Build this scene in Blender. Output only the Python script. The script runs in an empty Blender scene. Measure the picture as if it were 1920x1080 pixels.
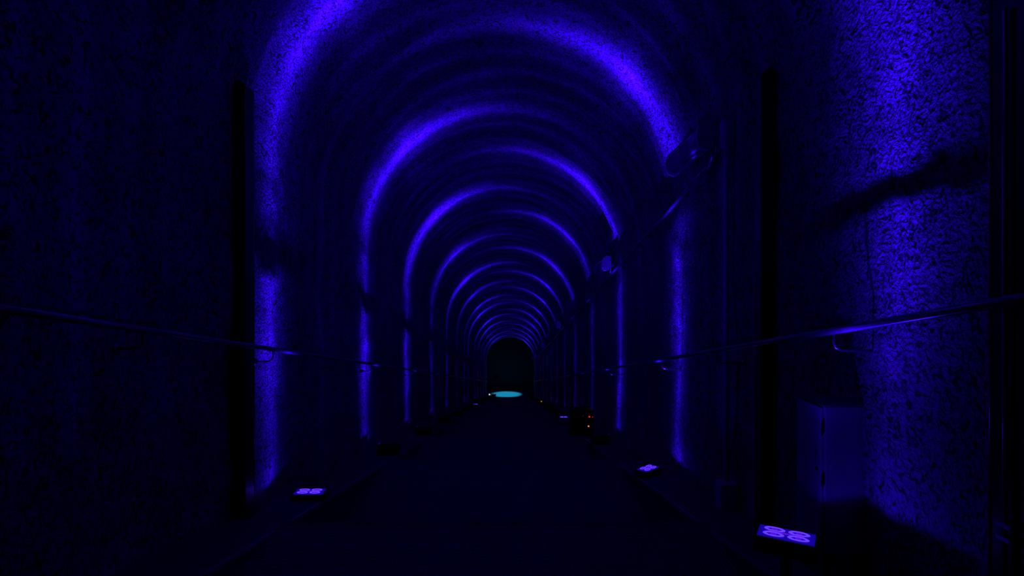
import bpy, math, random
from mathutils import Vector, Matrix, noise
random.seed(4)
C = bpy.context.scene
COL = C.collection

# ------------------------------------------------------------------ camera, world, exposure
F = 1100.0                                   # focal length in pixels of the 1920 frame
cam = bpy.data.cameras.new('camera')
cam.lens = F / 1920 * 36; cam.sensor_width = 36; cam.shift_y = -20 / 1920; cam.clip_end = 300
co = bpy.data.objects.new('camera', cam); COL.objects.link(co)
co.location = (0, 0, 0); co.rotation_euler = (math.pi / 2, 0, 0)
C.camera = co
w = bpy.data.worlds.new('world'); C.world = w; w.use_nodes = True
w.node_tree.nodes['Background'].inputs[0].default_value = (0.0, 0.0, 1, 1)
w.node_tree.nodes['Background'].inputs[1].default_value = 0.0
vs = C.view_settings
vs.view_transform = 'Standard'; vs.look = 'None'; vs.gamma = 1; vs.use_curve_mapping = False
vs.exposure = 0.0
try:
    C.cycles.use_denoising = True
    C.cycles.max_bounces = 5; C.cycles.diffuse_bounces = 3
    C.cycles.sample_clamp_indirect = 2.0
except Exception: pass

BEAM = (0.029, 0.001, 1.0)                  # colour of the blue LED light
POWER = 125.0
SLOPE = 0.1836                               # the tunnel runs downhill
XL, XR, XC, HW = -2.674, 2.326, -0.174, 2.5  # walls, centre line, half width
SPRING, KERB = 2.55, -1.27                   # heights over the sight line that follows the slope
END = 62.0
def zz(y, h): return h - SLOPE * y

# ------------------------------------------------------------------ node helpers and materials
def material(name):
    m = bpy.data.materials.new(name); m.use_nodes = True
    nt = m.node_tree; return m, nt, nt.nodes['Principled BSDF']
def simple(name, col, rough=0.5, metal=0.0, bump=0.0, scale=40, spec=0.5):
    m, nt, b = material(name)
    b.inputs['Roughness'].default_value = rough; b.inputs['Metallic'].default_value = metal
    b.inputs['Specular IOR Level'].default_value = spec
    tc = nt.nodes.new('ShaderNodeTexCoord')
    n = nt.nodes.new('ShaderNodeTexNoise'); n.inputs['Scale'].default_value = scale; n.inputs['Detail'].default_value = 4
    nt.links.new(tc.outputs['Object'], n.inputs['Vector'])
    r = nt.nodes.new('ShaderNodeValToRGB'); nt.links.new(n.outputs['Fac'], r.inputs[0])
    r.color_ramp.elements[0].position = .3; r.color_ramp.elements[1].position = .7
    r.color_ramp.elements[0].color = (*[c * .8 for c in col], 1); r.color_ramp.elements[1].color = (*[min(1, c * 1.15) for c in col], 1)
    nt.links.new(r.outputs[0], b.inputs['Base Color'])
    if bump:
        bp = nt.nodes.new('ShaderNodeBump'); bp.inputs['Strength'].default_value = bump; bp.inputs['Distance'].default_value = .01
        nt.links.new(n.outputs['Fac'], bp.inputs['Height']); nt.links.new(bp.outputs[0], b.inputs['Normal'])
    return m
def emitter(name, col, strength):
    m, nt, b = material(name)
    b.inputs['Base Color'].default_value = (.02, .02, .02, 1)
    b.inputs['Emission Color'].default_value = (*col, 1); b.inputs['Emission Strength'].default_value = strength
    return m
def rock(name):
    m, nt, b = material(name)
    b.inputs['Roughness'].default_value = .85; b.inputs['Specular IOR Level'].default_value = .25
    N = nt.nodes.new; L = nt.links.new
    tc = N('ShaderNodeTexCoord')
    big = N('ShaderNodeTexNoise'); big.inputs['Scale'].default_value = 1.3; big.inputs['Detail'].default_value = 5
    fine = N('ShaderNodeTexNoise'); fine.inputs['Scale'].default_value = 16; fine.inputs['Detail'].default_value = 3; fine.inputs['Distortion'].default_value = 1.6
    grit = N('ShaderNodeTexNoise'); grit.inputs['Scale'].default_value = 42; grit.inputs['Detail'].default_value = 3
    for n in (big, fine, grit): L(tc.outputs['Object'], n.inputs['Vector'])
    r = N('ShaderNodeValToRGB'); L(big.outputs['Fac'], r.inputs[0])
    r.color_ramp.elements[0].position = .32; r.color_ramp.elements[1].position = .66
    r.color_ramp.elements[0].color = (.27, .27, .28, 1); r.color_ramp.elements[1].color = (.47, .46, .45, 1)
    pit = N('ShaderNodeValToRGB'); L(fine.outputs['Fac'], pit.inputs[0])
    pit.color_ramp.elements[0].position = .36; pit.color_ramp.elements[1].position = .5
    pit.color_ramp.elements[0].color = (.12, .12, .12, 1); pit.color_ramp.elements[1].color = (1, 1, 1, 1)
    mx = N('ShaderNodeMix'); mx.data_type = 'RGBA'; mx.blend_type = 'MULTIPLY'; mx.inputs[0].default_value = 1
    L(r.outputs[0], mx.inputs[6]); L(pit.outputs[0], mx.inputs[7]); L(mx.outputs[2], b.inputs['Base Color'])
    b1 = N('ShaderNodeBump'); b1.inputs['Strength'].default_value = 1; b1.inputs['Distance'].default_value = .055; L(fine.outputs['Fac'], b1.inputs['Height'])
    b2 = N('ShaderNodeBump'); b2.inputs['Strength'].default_value = 1; b2.inputs['Distance'].default_value = .025; L(grit.outputs['Fac'], b2.inputs['Height'])
    L(b1.outputs[0], b2.inputs['Normal']); L(b2.outputs[0], b.inputs['Normal'])
    return m
def grating(name):
    m, nt, b = material(name)
    b.inputs['Base Color'].default_value = (.05, .05, .055, 1); b.inputs['Roughness'].default_value = .55
    N = nt.nodes.new; L = nt.links.new
    tc = N('ShaderNodeTexCoord')
    wv = N('ShaderNodeTexWave'); wv.wave_type = 'BANDS'; wv.bands_direction = 'X'; wv.inputs['Scale'].default_value = 10
    L(tc.outputs['Object'], wv.inputs['Vector'])
    w2 = N('ShaderNodeTexWave'); w2.wave_type = 'BANDS'; w2.bands_direction = 'Y'; w2.inputs['Scale'].default_value = 5
    L(tc.outputs['Object'], w2.inputs['Vector'])
    ad = N('ShaderNodeMath'); ad.operation = 'ADD'; L(wv.outputs['Fac'], ad.inputs[0]); L(w2.outputs['Fac'], ad.inputs[1])
    bp = N('ShaderNodeBump'); bp.inputs['Distance'].default_value = .012; bp.inputs['Strength'].default_value = .9
    L(ad.outputs[0], bp.inputs['Height']); L(bp.outputs[0], b.inputs['Normal'])
    r = N('ShaderNodeMapRange'); r.inputs['To Min'].default_value = .03; r.inputs['To Max'].default_value = .13; r.inputs['From Max'].default_value = 2
    L(ad.outputs[0], r.inputs['Value']); L(r.outputs[0], b.inputs['Base Color'])
    return m
M_ROCK = rock('rough_render'); M_GRATE = grating('metal_grating')
M_KERB = simple('kerb_concrete', (.09, .09, .095), .9, bump=.6, scale=18, spec=.2)
M_EDGE = simple('worn_metal_edge', (.3, .3, .32), .45, .6)
M_BLACK = simple('black_paint', (.006, .006, .007), .3, spec=.4)
M_RAIL = simple('dark_rail_paint', (.28, .28, .3), .24, .85)
M_PIPE = simple('conduit_metal', (.5, .5, .52), .27, .75)
M_CAB = simple('cabinet_paint', (.34, .35, .36), .5, scale=6)
M_CABTOP = simple('cabinet_dark_top', (.12, .12, .13), .8)  # darker and rougher than the rest of the cabinet
M_LUMB = simple('luminaire_body', (.7, .7, .72), .4)
M_DIFF = simple('luminaire_diffuser', (.5, .5, .53), .36, .75)
M_STREAK = simple('white_streak_paint', (.9, .9, .92), .3, .0, spec=1.0)  # near-white colour standing in for the streak reflected on the luminaire
M_PAINT = simple('grey_pipe_paint', (.75, .75, .77), .4)
M_DARK = simple('dark_plastic', (.008, .008, .009), .7, spec=.2)
M_GLASS = emitter('lit_blue_glass', (.02, .0, 1), .32)
M_RING = emitter('led_ring_light', (.13, .04, 1), 1.1)
M_CORE = emitter('led_pink_light', (.12, .01, 1), .7)
M_RED = emitter('red_indicator_light', (1, .02, .01), .9)
M_ORANGE = emitter('orange_indicator_light', (1, .28, .08), 1.0)
M_CYAN = emitter('cyan_lamp_light', (.1, .8, 1), 1.0)
M_WHITE = emitter('white_lamp_light', (.6, .65, 1), 1.0)
M_HALL = simple('hall_plaster', (.08, .08, .13), .95, spec=.1)
M_HFLOOR = simple('hall_floor', (.3, .3, .3), .9, spec=.1)

# ------------------------------------------------------------------ mesh builder
class MB:
    def __init__(s): s.v = []; s.f = []
    def add(s, vs, fs):
        o = len(s.v); s.v += [tuple(v) for v in vs]; s.f += [tuple(i + o for i in f) for f in fs]; return s
    def box(s, x0, x1, y0, y1, z0, z1, b=0.0):
        if b <= 0:
            return s.add([(x0, y0, z0), (x1, y0, z0), (x1, y1, z0), (x0, y1, z0), (x0, y0, z1), (x1, y0, z1), (x1, y1, z1), (x0, y1, z1)],
                         [(0, 3, 2, 1), (4, 5, 6, 7), (0, 1, 5, 4), (1, 2, 6, 5), (2, 3, 7, 6), (3, 0, 4, 7)])
        # bevelled box: four stacked octagons
        def oc(z, i):
            a, c, d, e = x0 + i, x1 - i, y0 + i, y1 - i
            return [(a + b, d, z), (c - b, d, z), (c, d + b, z), (c, e - b, z), (c - b, e, z), (a + b, e, z), (a, e - b, z), (a, d + b, z)]
        rows = oc(z0, b) + oc(z0 + b, 0) + oc(z1 - b, 0) + oc(z1, b)
        fs = [tuple(range(7, -1, -1)), tuple(range(24, 32))]
        for k in range(3):
            for i in range(8): j = (i + 1) % 8; fs.append((k * 8 + i, k * 8 + j, k * 8 + 8 + j, k * 8 + 8 + i))
        return s.add(rows, fs)
    def sweep(s, prof, p0, p1):              # prism: profile (x, z) carried from p0 to p1 (vectors)
        n = len(prof); vs = [(p0[0] + a, p0[1], p0[2] + c) for a, c in prof] + [(p1[0] + a, p1[1], p1[2] + c) for a, c in prof]
        fs = [tuple(range(n)), tuple(range(2 * n - 1, n - 1, -1))] + [(i, i + n, (i + 1) % n + n, (i + 1) % n) for i in range(n)]
        return s.add(vs, fs)
    def tube(s, pts, r, n=12):
        pts = [Vector(p) for p in pts]; rings = []; up = Vector((0, 0, 1))
        for i, p in enumerate(pts):
            t = (pts[min(i + 1, len(pts) - 1)] - pts[max(i - 1, 0)]).normalized()
            a = t.cross(up if abs(t.z) < .9 else Vector((1, 0, 0))).normalized()
            if rings and a.dot(prev) < 0: a = -a
            prev = a; b = t.cross(a).normalized()
            rings.append([p + r * (math.cos(k * 2 * math.pi / n) * a + math.sin(k * 2 * math.pi / n) * b) for k in range(n)])
        vs = [v for g in rings for v in g]; fs = []
        for i in range(len(rings) - 1):
            for k in range(n): fs.append((i * n + k, i * n + (k + 1) % n, (i + 1) * n + (k + 1) % n, (i + 1) * n + k))
        fs += [tuple(range(n - 1, -1, -1)), tuple(range((len(rings) - 1) * n, len(rings) * n))]
        return s.add(vs, fs)
    def torus(s, c, R, r, n=16, k=6):
        vs = []; fs = []
        for i in range(n):
            for j in range(k):
                a, b = i * 2 * math.pi / n, j * 2 * math.pi / k
                vs.append((c[0] + (R + r * math.cos(b)) * math.cos(a), c[1] + (R + r * math.cos(b)) * math.sin(a), c[2] + r * math.sin(b)))
                fs.append((i * k + j, ((i + 1) % n) * k + j, ((i + 1) % n) * k + (j + 1) % k, i * k + (j + 1) % k))
        return s.add(vs, fs)
    def disc(s, c, r, h, n=16):
        vs = [(c[0] + r * math.cos(i * 2 * math.pi / n), c[1] + r * math.sin(i * 2 * math.pi / n), c[2] + d) for d in (0, h) for i in range(n)]
        return s.add(vs, [tuple(range(n - 1, -1, -1)), tuple(range(n, 2 * n))] + [(i, (i + 1) % n, (i + 1) % n + n, i + n) for i in range(n)])
    def build(s, name, mat, parent=None, smooth=False):
        me = bpy.data.meshes.new(name); me.from_pydata(s.v, [], s.f); me.validate()
        import bmesh
        bm = bmesh.new(); bm.from_mesh(me); bmesh.ops.recalc_face_normals(bm, faces=bm.faces); bm.to_mesh(me); bm.free()
        me.materials.append(mat)
        if smooth:
            for p in me.polygons: p.use_smooth = True
        o = bpy.data.objects.new(name, me); COL.objects.link(o)
        if parent: o.parent = parent
        return o
def tag(o, label=None, cat=None, group=None, kind=None):
    if label: o['label'] = label
    if cat: o['category'] = cat
    if group: o['group'] = group
    if kind: o['kind'] = kind
    return o
def thing(name, label, cat, loc=(0, 0, 0), rz=0, group=None):
    o = bpy.data.objects.new(name, None); COL.objects.link(o); o.empty_display_size = .1
    o.location = loc; o.rotation_euler = (0, 0, rz)
    return tag(o, label, cat, group)
def copy_tree(o, parent=None):
    c = o.copy(); COL.objects.link(c); c.parent = parent
    for ch in list(o.children): copy_tree(ch, c)
    return c

# ------------------------------------------------------------------ the setting: walls and vault
def disp(y, t, vault):                       # inward relief of the sprayed lining, metres
    n = noise.noise
    rib = .05 * n((y * 1.9, t * .22, 3.1)) + .045 * n((y * 4.2, t * .35, 9.7)) + .02 * n((y * 9.5, t * .7, 1.3))
    lump = .045 * n((y * .9, t * .9, 21)) + .03 * n((y * 2.6, t * 2.6, 31)) + .012 * n((y * 7, t * 7, 41))
    return rib * (.35 + .65 * vault) + lump * (1 - .55 * vault)
ys = []; y = -2.5
while y < END:
    ys.append(y); y += .05 if y < 17 else (.09 if y < 32 else .16)
ys.append(END)
def shell(name, prof):                       # prof: list of (x, h, nx, nh, t, vault)
    vs = []; fs = []; n = len(prof)
    for y in ys:
        for (x, h, nx, nh, t, va) in prof:
            d = disp(y, t, va)
            vs.append((x + nx * d, y, zz(y, h + nh * d)))
    for i in range(len(ys) - 1):
        for j in range(n - 1): a = i * n + j; fs.append((a, a + 1, a + n + 1, a + n))
    me = bpy.data.meshes.new(name); me.from_pydata(vs, [], fs); me.materials.append(M_ROCK)
    for p in me.polygons: p.use_smooth = True
    o = bpy.data.objects.new(name, me); COL.objects.link(o); o['kind'] = 'structure'
    return o
WB = KERB - .35
nw = 44
def vfac(t): return max(0, min(1, (t + .6) / 1.2))
shell('wall_left', [(XL, WB + (SPRING - WB) * i / nw, 1, 0, (WB - SPRING) * (1 - i / nw), vfac((WB - SPRING) * (1 - i / nw))) for i in range(nw + 1)])
shell('ceiling', [(XC - HW * math.cos(a), SPRING + HW * math.sin(a), math.cos(a), -math.sin(a), HW * min(a, 1e9), vfac(min(HW * a, HW * (math.pi - a))))
                  for a in [math.pi * i / 84 for i in range(85)]])
LEN = HW * math.pi
shell('wall_right', [(XR, WB + (SPRING - WB) * i / nw, -1, 0, LEN + (SPRING - WB) * (1 - i / nw), vfac((WB - SPRING) * (1 - i / nw))) for i in range(nw + 1)])

# floor: level landings with flights of five steps between them, sloping kerbs at both sides
KL, KR = -2.06, 1.73
fl = bpy.data.objects.new('floor', None); COL.objects.link(fl); fl['kind'] = 'structure'
def fz(y): return zz(y, -1.23)
k = 0; ends = []
y_end = 5.25
while y_end < END + 1:
    ends.append(y_end); y_end += 4.4
for i, ye in enumerate(ends):
    y0 = -2.5 if i == 0 else ends[i - 1] + 1.4
    z = fz(ye); ye2 = min(ye, END)
    if y0 < ye2:
        MB().box(KL, KR, y0, ye2, z - .25, z).build('landing', M_GRATE, fl)
        MB().box(KL, KR, ye2 - .05, ye2 + .012, z - .05, z + .004).build('nosing', M_KERB, fl)
    for s in range(4):
        yy = ye + .28 * s
        if yy + .3 < END:
            zs = z - (s + 1) * SLOPE * 4.4 / 5
            MB().box(KL, KR, yy + .013, yy + .30, zs - .2, zs).build('step', M_GRATE, fl)
def kerb(name, x0, x1):
    mb = MB(); mb.add([(x0, -2.5, zz(-2.5, KERB)), (x1, -2.5, zz(-2.5, KERB)), (x1, END, zz(END, KERB)), (x0, END, zz(END, KERB)),
                       (x0, -2.5, zz(-2.5, KERB - 1.1)), (x1, -2.5, zz(-2.5, KERB - 1.1)), (x1, END, zz(END, KERB - 1.1)), (x0, END, zz(END, KERB - 1.1))],
                      [(0, 1, 2, 3), (4, 7, 6, 5), (0, 4, 5, 1), (1, 5, 6, 2), (2, 6, 7, 3), (3, 7, 4, 0)])
    return tag(mb.build(name, M_KERB), kind='structure')
kerb('trim_left', XL - .12, KL); kerb('trim_right', KR, XR + .12)
def edge_strip(name, x):                     # thin metal angle along the inner kerb edge
    mb = MB(); mb.sweep([(-.012, -.03), (.012, -.03), (.012, .008), (-.012, .008)], (x, -2, zz(-2, KERB)), (x, END, zz(END, KERB)))
    return tag(mb.build(name, M_EDGE), kind='structure')
edge_strip('trim_1', KL); edge_strip('trim_2', KR)

# the hall at the foot of the tunnel
HF = zz(END, -1.27)
HX0, HX1, HY1, HZ1 = -5.5, 5.5, 67.0, HF + 8.5
tag(MB().box(HX0, HX1, END, HY1, HF - .3, HF).build('floor_hall', M_HFLOOR), kind='structure')
tag(MB().box(HX0, HX1, HY1, HY1 + .2, HF - .3, HZ1).build('wall_back', M_HALL), kind='structure')
tag(MB().box(HX0 - .2, HX0, END, HY1, HF - .3, HZ1).build('wall_hall_left', M_HALL), kind='structure')
tag(MB().box(HX1, HX1 + .2, END, HY1, HF - .3, HZ1).build('wall_hall_right', M_HALL), kind='structure')
tag(MB().box(HX0, HX1, END, HY1, HZ1, HZ1 + .2).build('ceiling_hall', M_HALL), kind='structure')
# wall of the hall around the tunnel mouth
mb = MB(); arch = [(XL, HF - .3)] + [(XC - HW * math.cos(math.pi * i / 24), zz(END, SPRING) + HW * math.sin(math.pi * i / 24)) for i in range(25)] + [(XR, HF - .3)]
outer = [(HX0, HF - .3)] + [(HX0 + (HX1 - HX0) * i / 24, HZ1) for i in range(25)] + [(HX1, HF - .3)]
n = len(arch)
for yy in (END + .02, END + .2):
    mb.add([(a, yy, b) for a, b in arch] + [(a, yy, b) for a, b in outer], [(i, i + 1, n + i + 1, n + i) for i in range(n - 1)])
mb.add([(a, yy, b) for yy in (END + .02, END + .2) for a, b in arch], [(i, i + 1, n + i + 1, n + i) for i in range(n - 1)])
tag(mb.build('wall_front', M_HALL), kind='structure')

# ------------------------------------------------------------------ blue uplights: fixture + lamp with a flat fan of light
def fan_light(side, gain=1.0, sout=5.5, centre=3.0):
    ld = bpy.data.lights.new('fan_of_blue_light', 'SPOT')
    ld.energy = POWER * gain; ld.color = BEAM; ld.spot_size = math.radians(170); ld.spot_blend = .1; ld.shadow_soft_size = .03
    ld.use_nodes = True; nt = ld.node_tree; em = nt.nodes['Emission']
    N = nt.nodes.new; L = nt.links.new
    def mth(op, a, b=None):
        m = N('ShaderNodeMath'); m.operation = op
        for i, v in enumerate((a, b)):
            if v is None: continue
            if isinstance(v, (int, float)): m.inputs[i].default_value = v
            else: L(v, m.inputs[i])
        return m.outputs[0]
    g = N('ShaderNodeNewGeometry'); sp = N('ShaderNodeSeparateXYZ'); L(g.outputs['Incoming'], sp.inputs[0])
    deg = 180 / math.pi
    ax = mth('MULTIPLY', sp.outputs[0], -side * SIGN)
    az = mth('ABSOLUTE', sp.outputs[2])
    phi = mth('MULTIPLY', mth('ARCTAN2', ax, az), deg)       # across the tunnel, inward positive
    th = mth('MULTIPLY', mth('ABSOLUTE', mth('ARCSINE', sp.outputs[1])), deg)   # along the tunnel
    d = mth('SUBTRACT', phi, centre)
    pin = mth('EXPONENT', mth('DIVIDE', mth('MAXIMUM', d, 0.0), -5.2))
    pout = mth('EXPONENT', mth('DIVIDE', mth('MINIMUM', d, 0.0), sout))
    prof = mth('ADD', mth('MULTIPLY', mth('MULTIPLY', pin, pout), 165.0), .10)
    sg = mth('ADD', mth('MULTIPLY', mth('MAXIMUM', mth('MULTIPLY', phi, -1.0), 0.0), .36), 2.0)   # the fan is wider close to the wall
    core = mth('EXPONENT', mth('MULTIPLY', mth('POWER', mth('DIVIDE', th, sg), 1.35), -1.0))
    mid = mth('MULTIPLY', mth('EXPONENT', mth('DIVIDE', th, -4.0)), .12)
    # weak side lobes of the lens beside the main fan
    sth = mth('MULTIPLY', mth('ARCSINE', sp.outputs[1]), deg)
    lobes = mth('MULTIPLY', mth('ADD', mth('SINE', mth('ADD', mth('MULTIPLY', sth, 1.15), .8)), 1.0), mth('ADD', mth('MULTIPLY', mth('SINE', mth('MULTIPLY', sth, 2.27)), .35), .65))
    broad = mth('MULTIPLY', mth('EXPONENT', mth('DIVIDE', mth('MAXIMUM', d, 0.0), -22.0)), pout)
    skirt = mth('MULTIPLY', mth('MULTIPLY', mth('EXPONENT', mth('DIVIDE', th, -11.0)), mth('ADD', mth('MULTIPLY', lobes, 1.0), .25)), mth('MULTIPLY', broad, 4.0))
    st = mth('ADD', mth('MULTIPLY', prof, mth('ADD', core, mid)), mth('ADD', skirt, mth('MULTIPLY', mth('EXPONENT', mth('DIVIDE', th, -14.0)), .03)))
    L(st, em.inputs['Strength'])
    return ld
SIGN = 1
FAN = {(s, f): fan_light(s, *a) for s in (-1, 1) for f, a in (('near', ()), ('middle', (.65, 4.0)), ('far', (.6, 3.2)))}
FAN[(1, 'first')] = fan_light(1, .85, 5.2, -3.5)
def make_uplight(hood):
    t = thing('recessed_uplight', 'x', 'light')
    hs = MB().box(-.175, .175, -.10, .10, -.06, .035, .008)
    hs.build('housing', M_DARK, t)
    g = MB().box(-.155, .155, -.08, .08, .03, .042).build('glass_cover', M_GLASS, t)
    for ix in (-1, 1):
        for iy in (-1, 1):
            mb = MB().torus((0, 0, 0), .022, .0045, 18, 5)
            mb.v = [(x * 2.3 + ix * .068, y * 1.15 + iy * .038, z + .044) for x, y, z in mb.v]
            mb.build('led_lens', M_RING, t)
            MB().disc((ix * .068, iy * .038, .0425), .017, .003).build('led_chip', M_CORE, t)
    MB().box(-.1, .1, -.007, .007, .042, .045).build('lens_bar', M_CORE, t)
    if hood:
        MB().box(-.19, .19, -.135, -.115, -.05, .17).box(-.19, -.178, -.135, .1, -.05, .17).box(.178, .19, -.135, .1, -.05, .17).build('glare_shield', M_DARK, t)
    return t
up_open = make_uplight(False); up_hood = make_uplight(True)
used = set()
ORD = ['nearest', 'second', 'third', 'fourth', 'fifth', 'sixth', 'seventh', 'eighth', 'ninth', 'tenth', 'eleventh', 'twelfth', 'thirteenth', 'fourteenth']
LY = [6.48, 10.66, 14.93, 19.5, 24.1, 28.5, 32.9, 35.9, 41.7, 46.0, 50.5, 55.0, 59.5]
RY = [3.55, 8.17, 12.6, 17.0, 21.5, 25.9, 30.3, 34.7, 39.0, 43.5, 48.0, 52.4, 57.0, 61.0]
def uplight(y, x, side, idx, word, open_, dz=0, rz=0, lamp_x=None, power=1.0, label=None):
    proto = up_open if open_ else up_hood
    o = proto if proto.name not in used else copy_tree(proto)
    used.add(proto.name)
    z = zz(y, KERB) + .055 + dz
    o.location = (x, y, z); o.rotation_euler = (0, 0, rz); o['label'] = label or word; o['category'] = 'light'
    o['group'] = 'blue uplights along the tunnel walls'
    if dz > .1:
        MB().box(-.03, .03, -.03, .03, -dz, -.06).build('stand_post', M_DARK, o)
        MB().box(-.09, .09, -.07, .07, -dz - .01, -dz + .012).build('stand_foot', M_DARK, o)
    lo = bpy.data.objects.new('fan_lamp', FAN[(side, 'first' if side > 0 and idx == 0 else 'near' if idx < 3 else 'middle' if idx < 5 else 'far')]); COL.objects.link(lo)
    lo.location = (x, y, z + .075); lo.rotation_euler = (math.pi, 0, 0)
    return o
LABL = {0: 'glowing blue rectangular uplight with four bright lens rings on the left kerb, nearest one',
        7: 'small round-looking blue glowing uplight far down the left side, left of the cyan patch'}
LABR = {0: 'large glowing blue violet uplight on the kerb in front of the electrical cabinet',
        1: 'slanted glowing blue uplight on right kerb between the cabinet and the black equipment box',
        4: 'small flat glowing blue uplight just left of the black equipment box'}
for i, y in enumerate(LY):
    uplight(y, XL + .44, -1, i, f'dark shielded uplight at left wall foot below the {ORD[i]} blue band on that side', i in (0, 7), label=LABL.get(i))
for i, y in enumerate(RY):
    kw = dict(dz=0, rz=0)
    x = XR - .43
    if i == 0: kw = dict(dz=.27, rz=math.radians(-30)); x = 1.66
    if i == 1: kw = dict(dz=.02, rz=math.radians(42))
    uplight(y, x, 1, i, f'dark shielded uplight at right wall foot below the {ORD[i]} blue band on that side', i in (0, 1, 4), label=LABR.get(i), **kw)

# ------------------------------------------------------------------ handrails
def handrail(side, label, first):
    wall = XL if side < 0 else XR
    off = .19 if side < 0 else .27
    x = wall - side * off; h = .372 if side < 0 else .347
    t = thing('handrail', label, 'handrail', (x, 0, h), 0, 'handrails along both walls')
    pts = [(0, yy, -SLOPE * yy) for yy in (-2.2, 5, 20, 40, 60)]
    MB().tube(pts, .024, 16).build('rail', M_RAIL, t, True)
    proto = None; yy = 1.8 if side < 0 else 1.6
    while yy < 60:
        if proto is None:
            p = [(0, 0, -.02), (0, 0, -.075), (side * .012, 0, -.105), (side * .04, 0, -.122), (side * .075, 0, -.127), (side * (off + .03), 0, -.127)]
            mb = MB(); mb.tube(p, .009, 8); mb.tube([(side * (off - .015), 0, -.127), (side * (off + .015), 0, -.127)], .035, 14)
            proto = b = mb.build('bracket', M_RAIL, t, True)
        else:
            b = proto.copy(); COL.objects.link(b); b.parent = t
        b.location = (0, yy, -SLOPE * yy)
        yy += 2.15
handrail(-1, 'dark round metal handrail on curved brackets along the left wall', None)
handrail(1, 'dark round metal handrail on curved brackets along the right wall', None)

# ------------------------------------------------------------------ black steel posts
def post(side, y0, y1, top, label):
    wall = XL if side < 0 else XR
    s = -side; zb = zz(y0, KERB)
    t = thing('steel_post', label, 'post', (wall, y0, zb), 0, 'black steel posts against the walls')
    H = zz(y0, top) - zb; d = y1 - y0
    mb = MB()
    a, b = sorted((0 - s * .06, s * .13))
    mb.box(a, b, 0, d, 0.0, H - .05, .008)
    mb.build('column', M_BLACK, t)
    mb = MB(); n = 10; pr = []
    for i in range(n + 1):
        an = math.pi * i / n; pr.append(((a + b) / 2 - (b - a) / 2 * math.cos(an), .06 * math.sin(an)))
    mb.sweep(pr, (0, 0, H - .052), (0, d, H - .052)); mb.build('rounded_cap', M_BLACK, t)
    MB().tube([(s * .05, d + .03, .1), (s * .05, d + .03, H - .2)], .014, 10).build('cable_conduit', M_RAIL, t, True)
    MB().tube([(s * .118, d + .012, .1), (s * .118, d + .012, H - .2)], .011, 10).build('edge_tube', M_RAIL, t, True)
    MB().box(a - .01, b + .03, -.03, d + .03, -.02, .02, .004).build('base_plate', M_BLACK, t)
    return t
post(-1, 5.60, 5.79, 2.90, 'tall black steel post with a rounded top against the left wall')
post(1, 5.16, 5.30, 2.77, 'tall black steel post with a rounded top against the right wall behind the cabinet')
pp = post(1, 2.42, 2.69, 3.0, 'black steel post at the right edge of the picture')
MB().tube([(-.15, .17, .35), (-.15, .17, 2.9)], .011, 10).build('added_streak_tube', M_PIPE, pp, True)  # tube added to give the post its blue streak of light
for q in (.55, .61): MB().box(-.17, -.128, .12, .20, q, q + .02, .004).build('added_glint_bar', M_PIPE, pp)  # glossy bars added for two small blue glints on the post

# ------------------------------------------------------------------ electrical cabinet on the right
def cabinet():
    x0, x1, y0, y1 = 2.02, 2.31, 3.83, 4.18
    zt = zz(y0, -.13); zb = zz(y0, -1.115)
    t = thing('electrical_cabinet', 'tall narrow metal electrical cabinet standing against the right wall below the handrail', 'cabinet', (x0, y0, zb))
    W, D, H = x1 - x0, y1 - y0, zt - zb
    MB().box(.022, W, .012, D, 0, H - .012, .004).build('body', M_CAB, t)
    MB().box(.01, W, 0, D + .004, H - .012, H, .003).build('top_panel', M_CABTOP, t)
    MB().box(.026, W, 0, .014, .01, H - .014, .003).build('front_panel', M_CAB, t)
    d = MB().box(0, .02, .012, D - .012, .015, H - .02, .004).build('door', M_CAB, t)
    MB().box(-.012, 0, .04, .065, H * .60, H * .60 + .08, .004).build('handle', M_PIPE, d)
    MB().tube([(-.001, .05, H * .56), (-.008, .05, H * .56)], .012, 12).build('lock', M_DARK, d)
    for q in (.16, .5, .84):
        MB().tube([(.008, .004, H * q - .04), (.008, .004, H * q + .04)], .008, 8).build('hinge', M_DARK, t)
    for xx in (.03, W - .06):
        for yy in (.02, D - .06):
            MB().box(xx, xx + .04, yy, yy + .04, zz(y0 + yy, KERB) - zb - .01, .004).build('foot', M_DARK, t)
cabinet()

# ------------------------------------------------------------------ conduits
def conduit():
    x = 2.25; h = 2.47
    t = thing('long_conduit', 'long metal conduit running down the right wall above head height below the lamps', 'pipe', (x, 6.5, zz(6.5, h)))
    f = lambda yy, dx=0, dh=0: (dx, yy - 6.5, h + dh - SLOPE * yy - zz(6.5, h))
    pts = [f(6.5, -.03, .24), f(6.5, -.03, .12), f(6.52, -.03, .05), f(6.58, -.03, .01), f(6.7, -.03, 0)]
    pts += [f(yy, -.03 + .012 * math.sin(yy * 1.7), .014 * math.sin(yy * 1.1)) for yy in [7.2 + .4 * i for i in range(25)]] + [f(yy, -.03, 0) for yy in (20, 40, 61)]
    MB().tube(pts, .027, 14).build('pipe', M_PIPE, t, True)
    p = None
    for i in range(26):
        yy = 7.6 + 2.1 * i
        if p is None:
            p = b = MB().box(-.065, .05, -.012, .012, -.035, -.026).box(.0, .05, -.015, .015, -.035, .035).build('clamp', M_PIPE, t)
        else: b = p.copy(); COL.objects.link(b); b.parent = t
        b.location = f(yy)
conduit()
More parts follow.
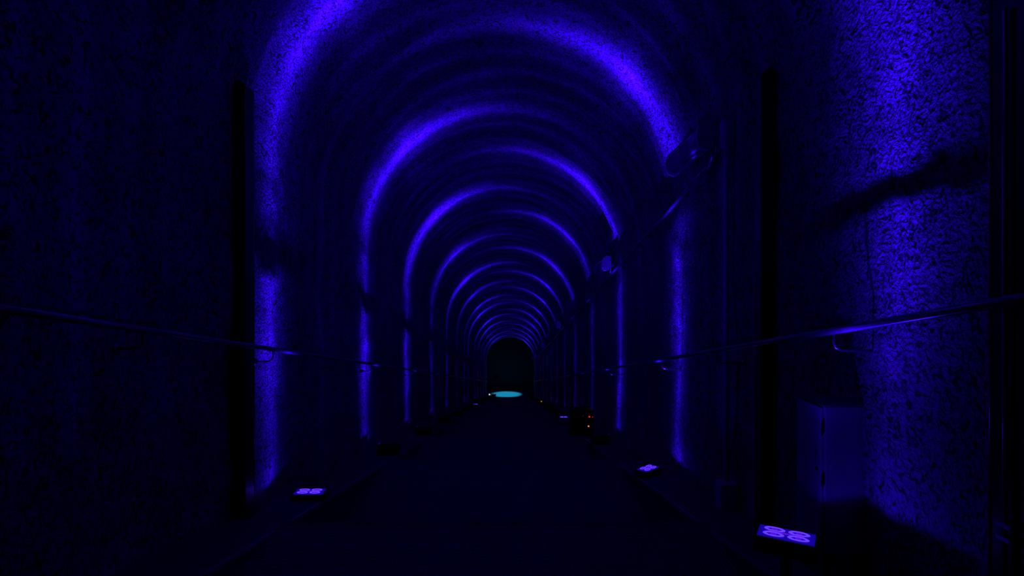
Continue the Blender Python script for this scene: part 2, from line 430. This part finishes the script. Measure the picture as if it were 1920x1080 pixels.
def drop_pipe():
    x = 2.25; y = 6.08; zb = zz(y, KERB)
    t = thing('vertical_conduit', 'thin vertical metal conduit dropping down the right wall behind the black post', 'pipe', (x, y, zb))
    H = 2.44 - KERB
    MB().tube([(-.03, 0, .28), (-.03, 0, H - .06), (-.02, .0, H - .02), (.0, 0.02, H + .03)], .03, 14).build('pipe', M_PAINT, t, True)
    MB().tube([(-.03, 0, H - .14), (-.03, 0, H - .05)], .037, 12).build('coupling', M_PAINT, t, True)
    for q in (.9, 1.9, 2.9): MB().box(-.07, .04, -.012, .012, q, q + .03, .003).build('clamp', M_PAINT, t)
drop_pipe()
t = thing('junction_box', 'small grey junction box on the right kerb at the foot of the vertical conduit', 'box', (2.22, 6.08, zz(6.08, KERB)))
MB().box(-.09, .09, -.08, .08, -.02, .27, .008).build('box_body', M_LUMB, t)
MB().box(-.085, .085, -.092, -.078, .01, .26, .004).build('lid', M_LUMB, t)
t = thing('junction_box', 'small dark junction box high on the right wall above the vertical conduit', 'box', (2.25, 6.1, zz(6.1, 2.46)))
MB().box(-.06, .05, -.05, .07, 0, .30, .008).build('box_body', M_LUMB, t)
MB().box(-.07, -.058, -.04, .06, .02, .28, .003).build('lid', M_LUMB, t)
MB().tube([(-.03, .06, .25), (-.09, .2, .25)], .012, 8).build('cable', M_PAINT, t, True)

# ------------------------------------------------------------------ wall luminaires (switched off)
TILT = .06
def make_luminaire(Lh):
    t = thing('tube_luminaire', 'x', 'lamp')
    p = lambda yy: (0, yy, -TILT * yy)
    back = [(.03, -.15), (.075, -.13), (.10, .0), (.075, .15), (-.02, .15), (-.045, .11), (.0, -.06)]
    MB().sweep([(a, b) for a, b in back], p(0), p(Lh)).build('back_tray', M_LUMB, t)
    dif = []
    for i in range(25):
        an = math.radians(-70 - i * 165 / 24)
        dif.append((.015 + .10 * math.cos(an), -.005 + .15 * math.sin(an)))
    dif.append((.03, .1))
    db = MB().sweep(dif, p(.03), p(Lh - .03)).build('diffuser', M_DIFF, t)
    for pl in db.data.polygons:
        pl.use_smooth = len(pl.vertices) == 4
    cap = [(.03, -.165), (.08, -.14), (.105, 0), (.08, .16), (-.025, .16), (-.055, .12), (-.085, .09), (-.095, .03), (-.092, -.045), (-.075, -.11), (-.04, -.152)]
    for y0, y1 in ((-.03, .035), (Lh - .035, Lh + .02)): MB().sweep(cap, p(y0), p(y1)).build('end_cap', M_LUMB, t)
    MB().sweep([(-.083, .085), (-.076, .098), (-.05, .118), (-.06, .10)], p(.03), p(Lh - .03)).build('clip_strip', M_EDGE, t)
    MB().tube([(-.088, .03, .045 - TILT * .03), (-.088, Lh - .01, .045 - TILT * (Lh - .01))], .013, 10).build('added_streak_strip', M_STREAK, t, True)  # added white tube that imitates a reflected streak along the diffuser
    for yy in (.25, Lh - .25):
        b = MB().box(.06, .22, yy - .02, yy + .02, -TILT * yy - .03, -TILT * yy + .03); b.build('wall_bracket', M_LUMB, t)
    MB().tube([(.06, -.05, .1), (.1, -.11, .06), (.1, -.12, -.2)], .012, 8).build('cable', M_PIPE, t, True)
    return t
first = make_luminaire(1.22)
for i in range(9):
    o = first if i == 0 else copy_tree(first)
    yy = 6.28 + 6.62 * i
    o.location = (2.07, yy, zz(yy + 1.22, 2.83) + TILT * 1.22); o.rotation_euler = (0, math.radians(8), 0)
    o['group'] = 'unlit luminaires on the right wall'; o['category'] = 'lamp'
    o['label'] = ('large unlit tube luminaire on the right wall with a white strip added for a reflected streak, nearest the camera' if i == 0 else
                  f'unlit tube luminaire high on the right wall, {ORD[i]} from the camera')

# ------------------------------------------------------------------ black equipment box with indicator lights
t = thing('equipment_box', 'black equipment box with red and orange indicator lights on the right kerb', 'box', (1.43, 14.3, zz(14.3, -1.27)))
MB().box(0, .56, 0, .5, -.02, .64, .02).build('case', M_DARK, t)
MB().box(.03, .53, -.012, .004, .05, .6, .006).build('front_panel', M_DARK, t)
for (x, z, m, nm, r) in ((.46, .50, M_RED, 'red_light', .02), (.54, .495, M_RED, 'red_light', .009), (.44, .27, M_ORANGE, 'orange_light', .018), (.30, .52, M_RED, 'red_light', .005)):
    mb = MB(); mb.tube([(x - .006, -.012, z), (x - .006, -.022, z)], r, 12); mb.build(nm, m, t)
for z in (.1, .15, .2):
    MB().box(.08, .3, -.02, -.01, z, z + .015, .003).build('vent_slat', M_DARK, t)
t = thing('amber_indicator', 'tiny amber indicator light far down by the right wall', 'light', (1.9, 38, zz(38, KERB)))
MB().box(-.08, .08, -.06, .06, -.02, .36, .01).build('case', M_DARK, t)
MB().tube([(0, -.055, .22), (0, -.075, .22)], .035, 10).build('lamp_lens', emitter('amber_light', (1, .6, .15), .45), t)
# far end things
t = thing('white_spotlight', 'tiny white spotlight at the left end of the cyan patch', 'light', (-2.35, 61.3, zz(61.3, KERB)))
MB().tube([(0, 0, 0), (0, 0, .2)], .03, 8).build('stand', M_DARK, t)
MB().tube([(0, .12, .25), (0, -.08, .3)], .1, 12).build('lamp_head', M_DARK, t)
MB().tube([(0, -.08, .3), (0, -.09, .302)], .08, 12).build('lamp_lens', M_WHITE, t)
t = thing('wall_panel', 'small dark square panel on the far back wall above the cyan patch', 'panel', (-1.85, HY1, HF + 1.0))
MB().box(-.22, .28, -.06, 0, 0, .55, .01).build('panel_frame', M_DARK, t)
MB().box(-.18, .24, -.07, -.055, .04, .51, .006).build('panel_face', M_DARK, t)
t = thing('plinth', 'low dark plinth beside the white spotlight at the end of the tunnel', 'plinth', (-1.9, 61.0, zz(61, -1.23)))
MB().box(-.2, .22, -.2, .2, -.3, .22, .02).build('plinth_block', M_DARK, t)
MB().box(-.23, .25, -.23, .23, .2, .25, .01).build('plinth_top', M_DARK, t)
# cyan ceiling floodlight of the hall and its beam
t = thing('cyan_floodlight', 'cyan floodlight hung over the far hall floor, hidden above the tunnel mouth', 'light', (-.6, 63.5, HF + 7.6))
MB().tube([(0, 0, .3), (0, 0, .9)], .03, 8).build('hanging_rod', M_DARK, t)
MB().tube([(0, 0, 0), (0, 0, .3)], .16, 16).build('lamp_housing', M_DARK, t)
MB().tube([(0, 0, -.005), (0, 0, .002)], .13, 16).build('lamp_lens', M_CYAN, t)
sd = bpy.data.lights.new('cyan_beam', 'SPOT'); sd.energy = 3400; sd.color = (.02, .55, 1.0); sd.spot_size = math.radians(27); sd.spot_blend = .5; sd.shadow_soft_size = .1
so = bpy.data.objects.new('cyan_beam', sd); COL.objects.link(so); so.location = (-.6, 63.5, HF + 7.58)
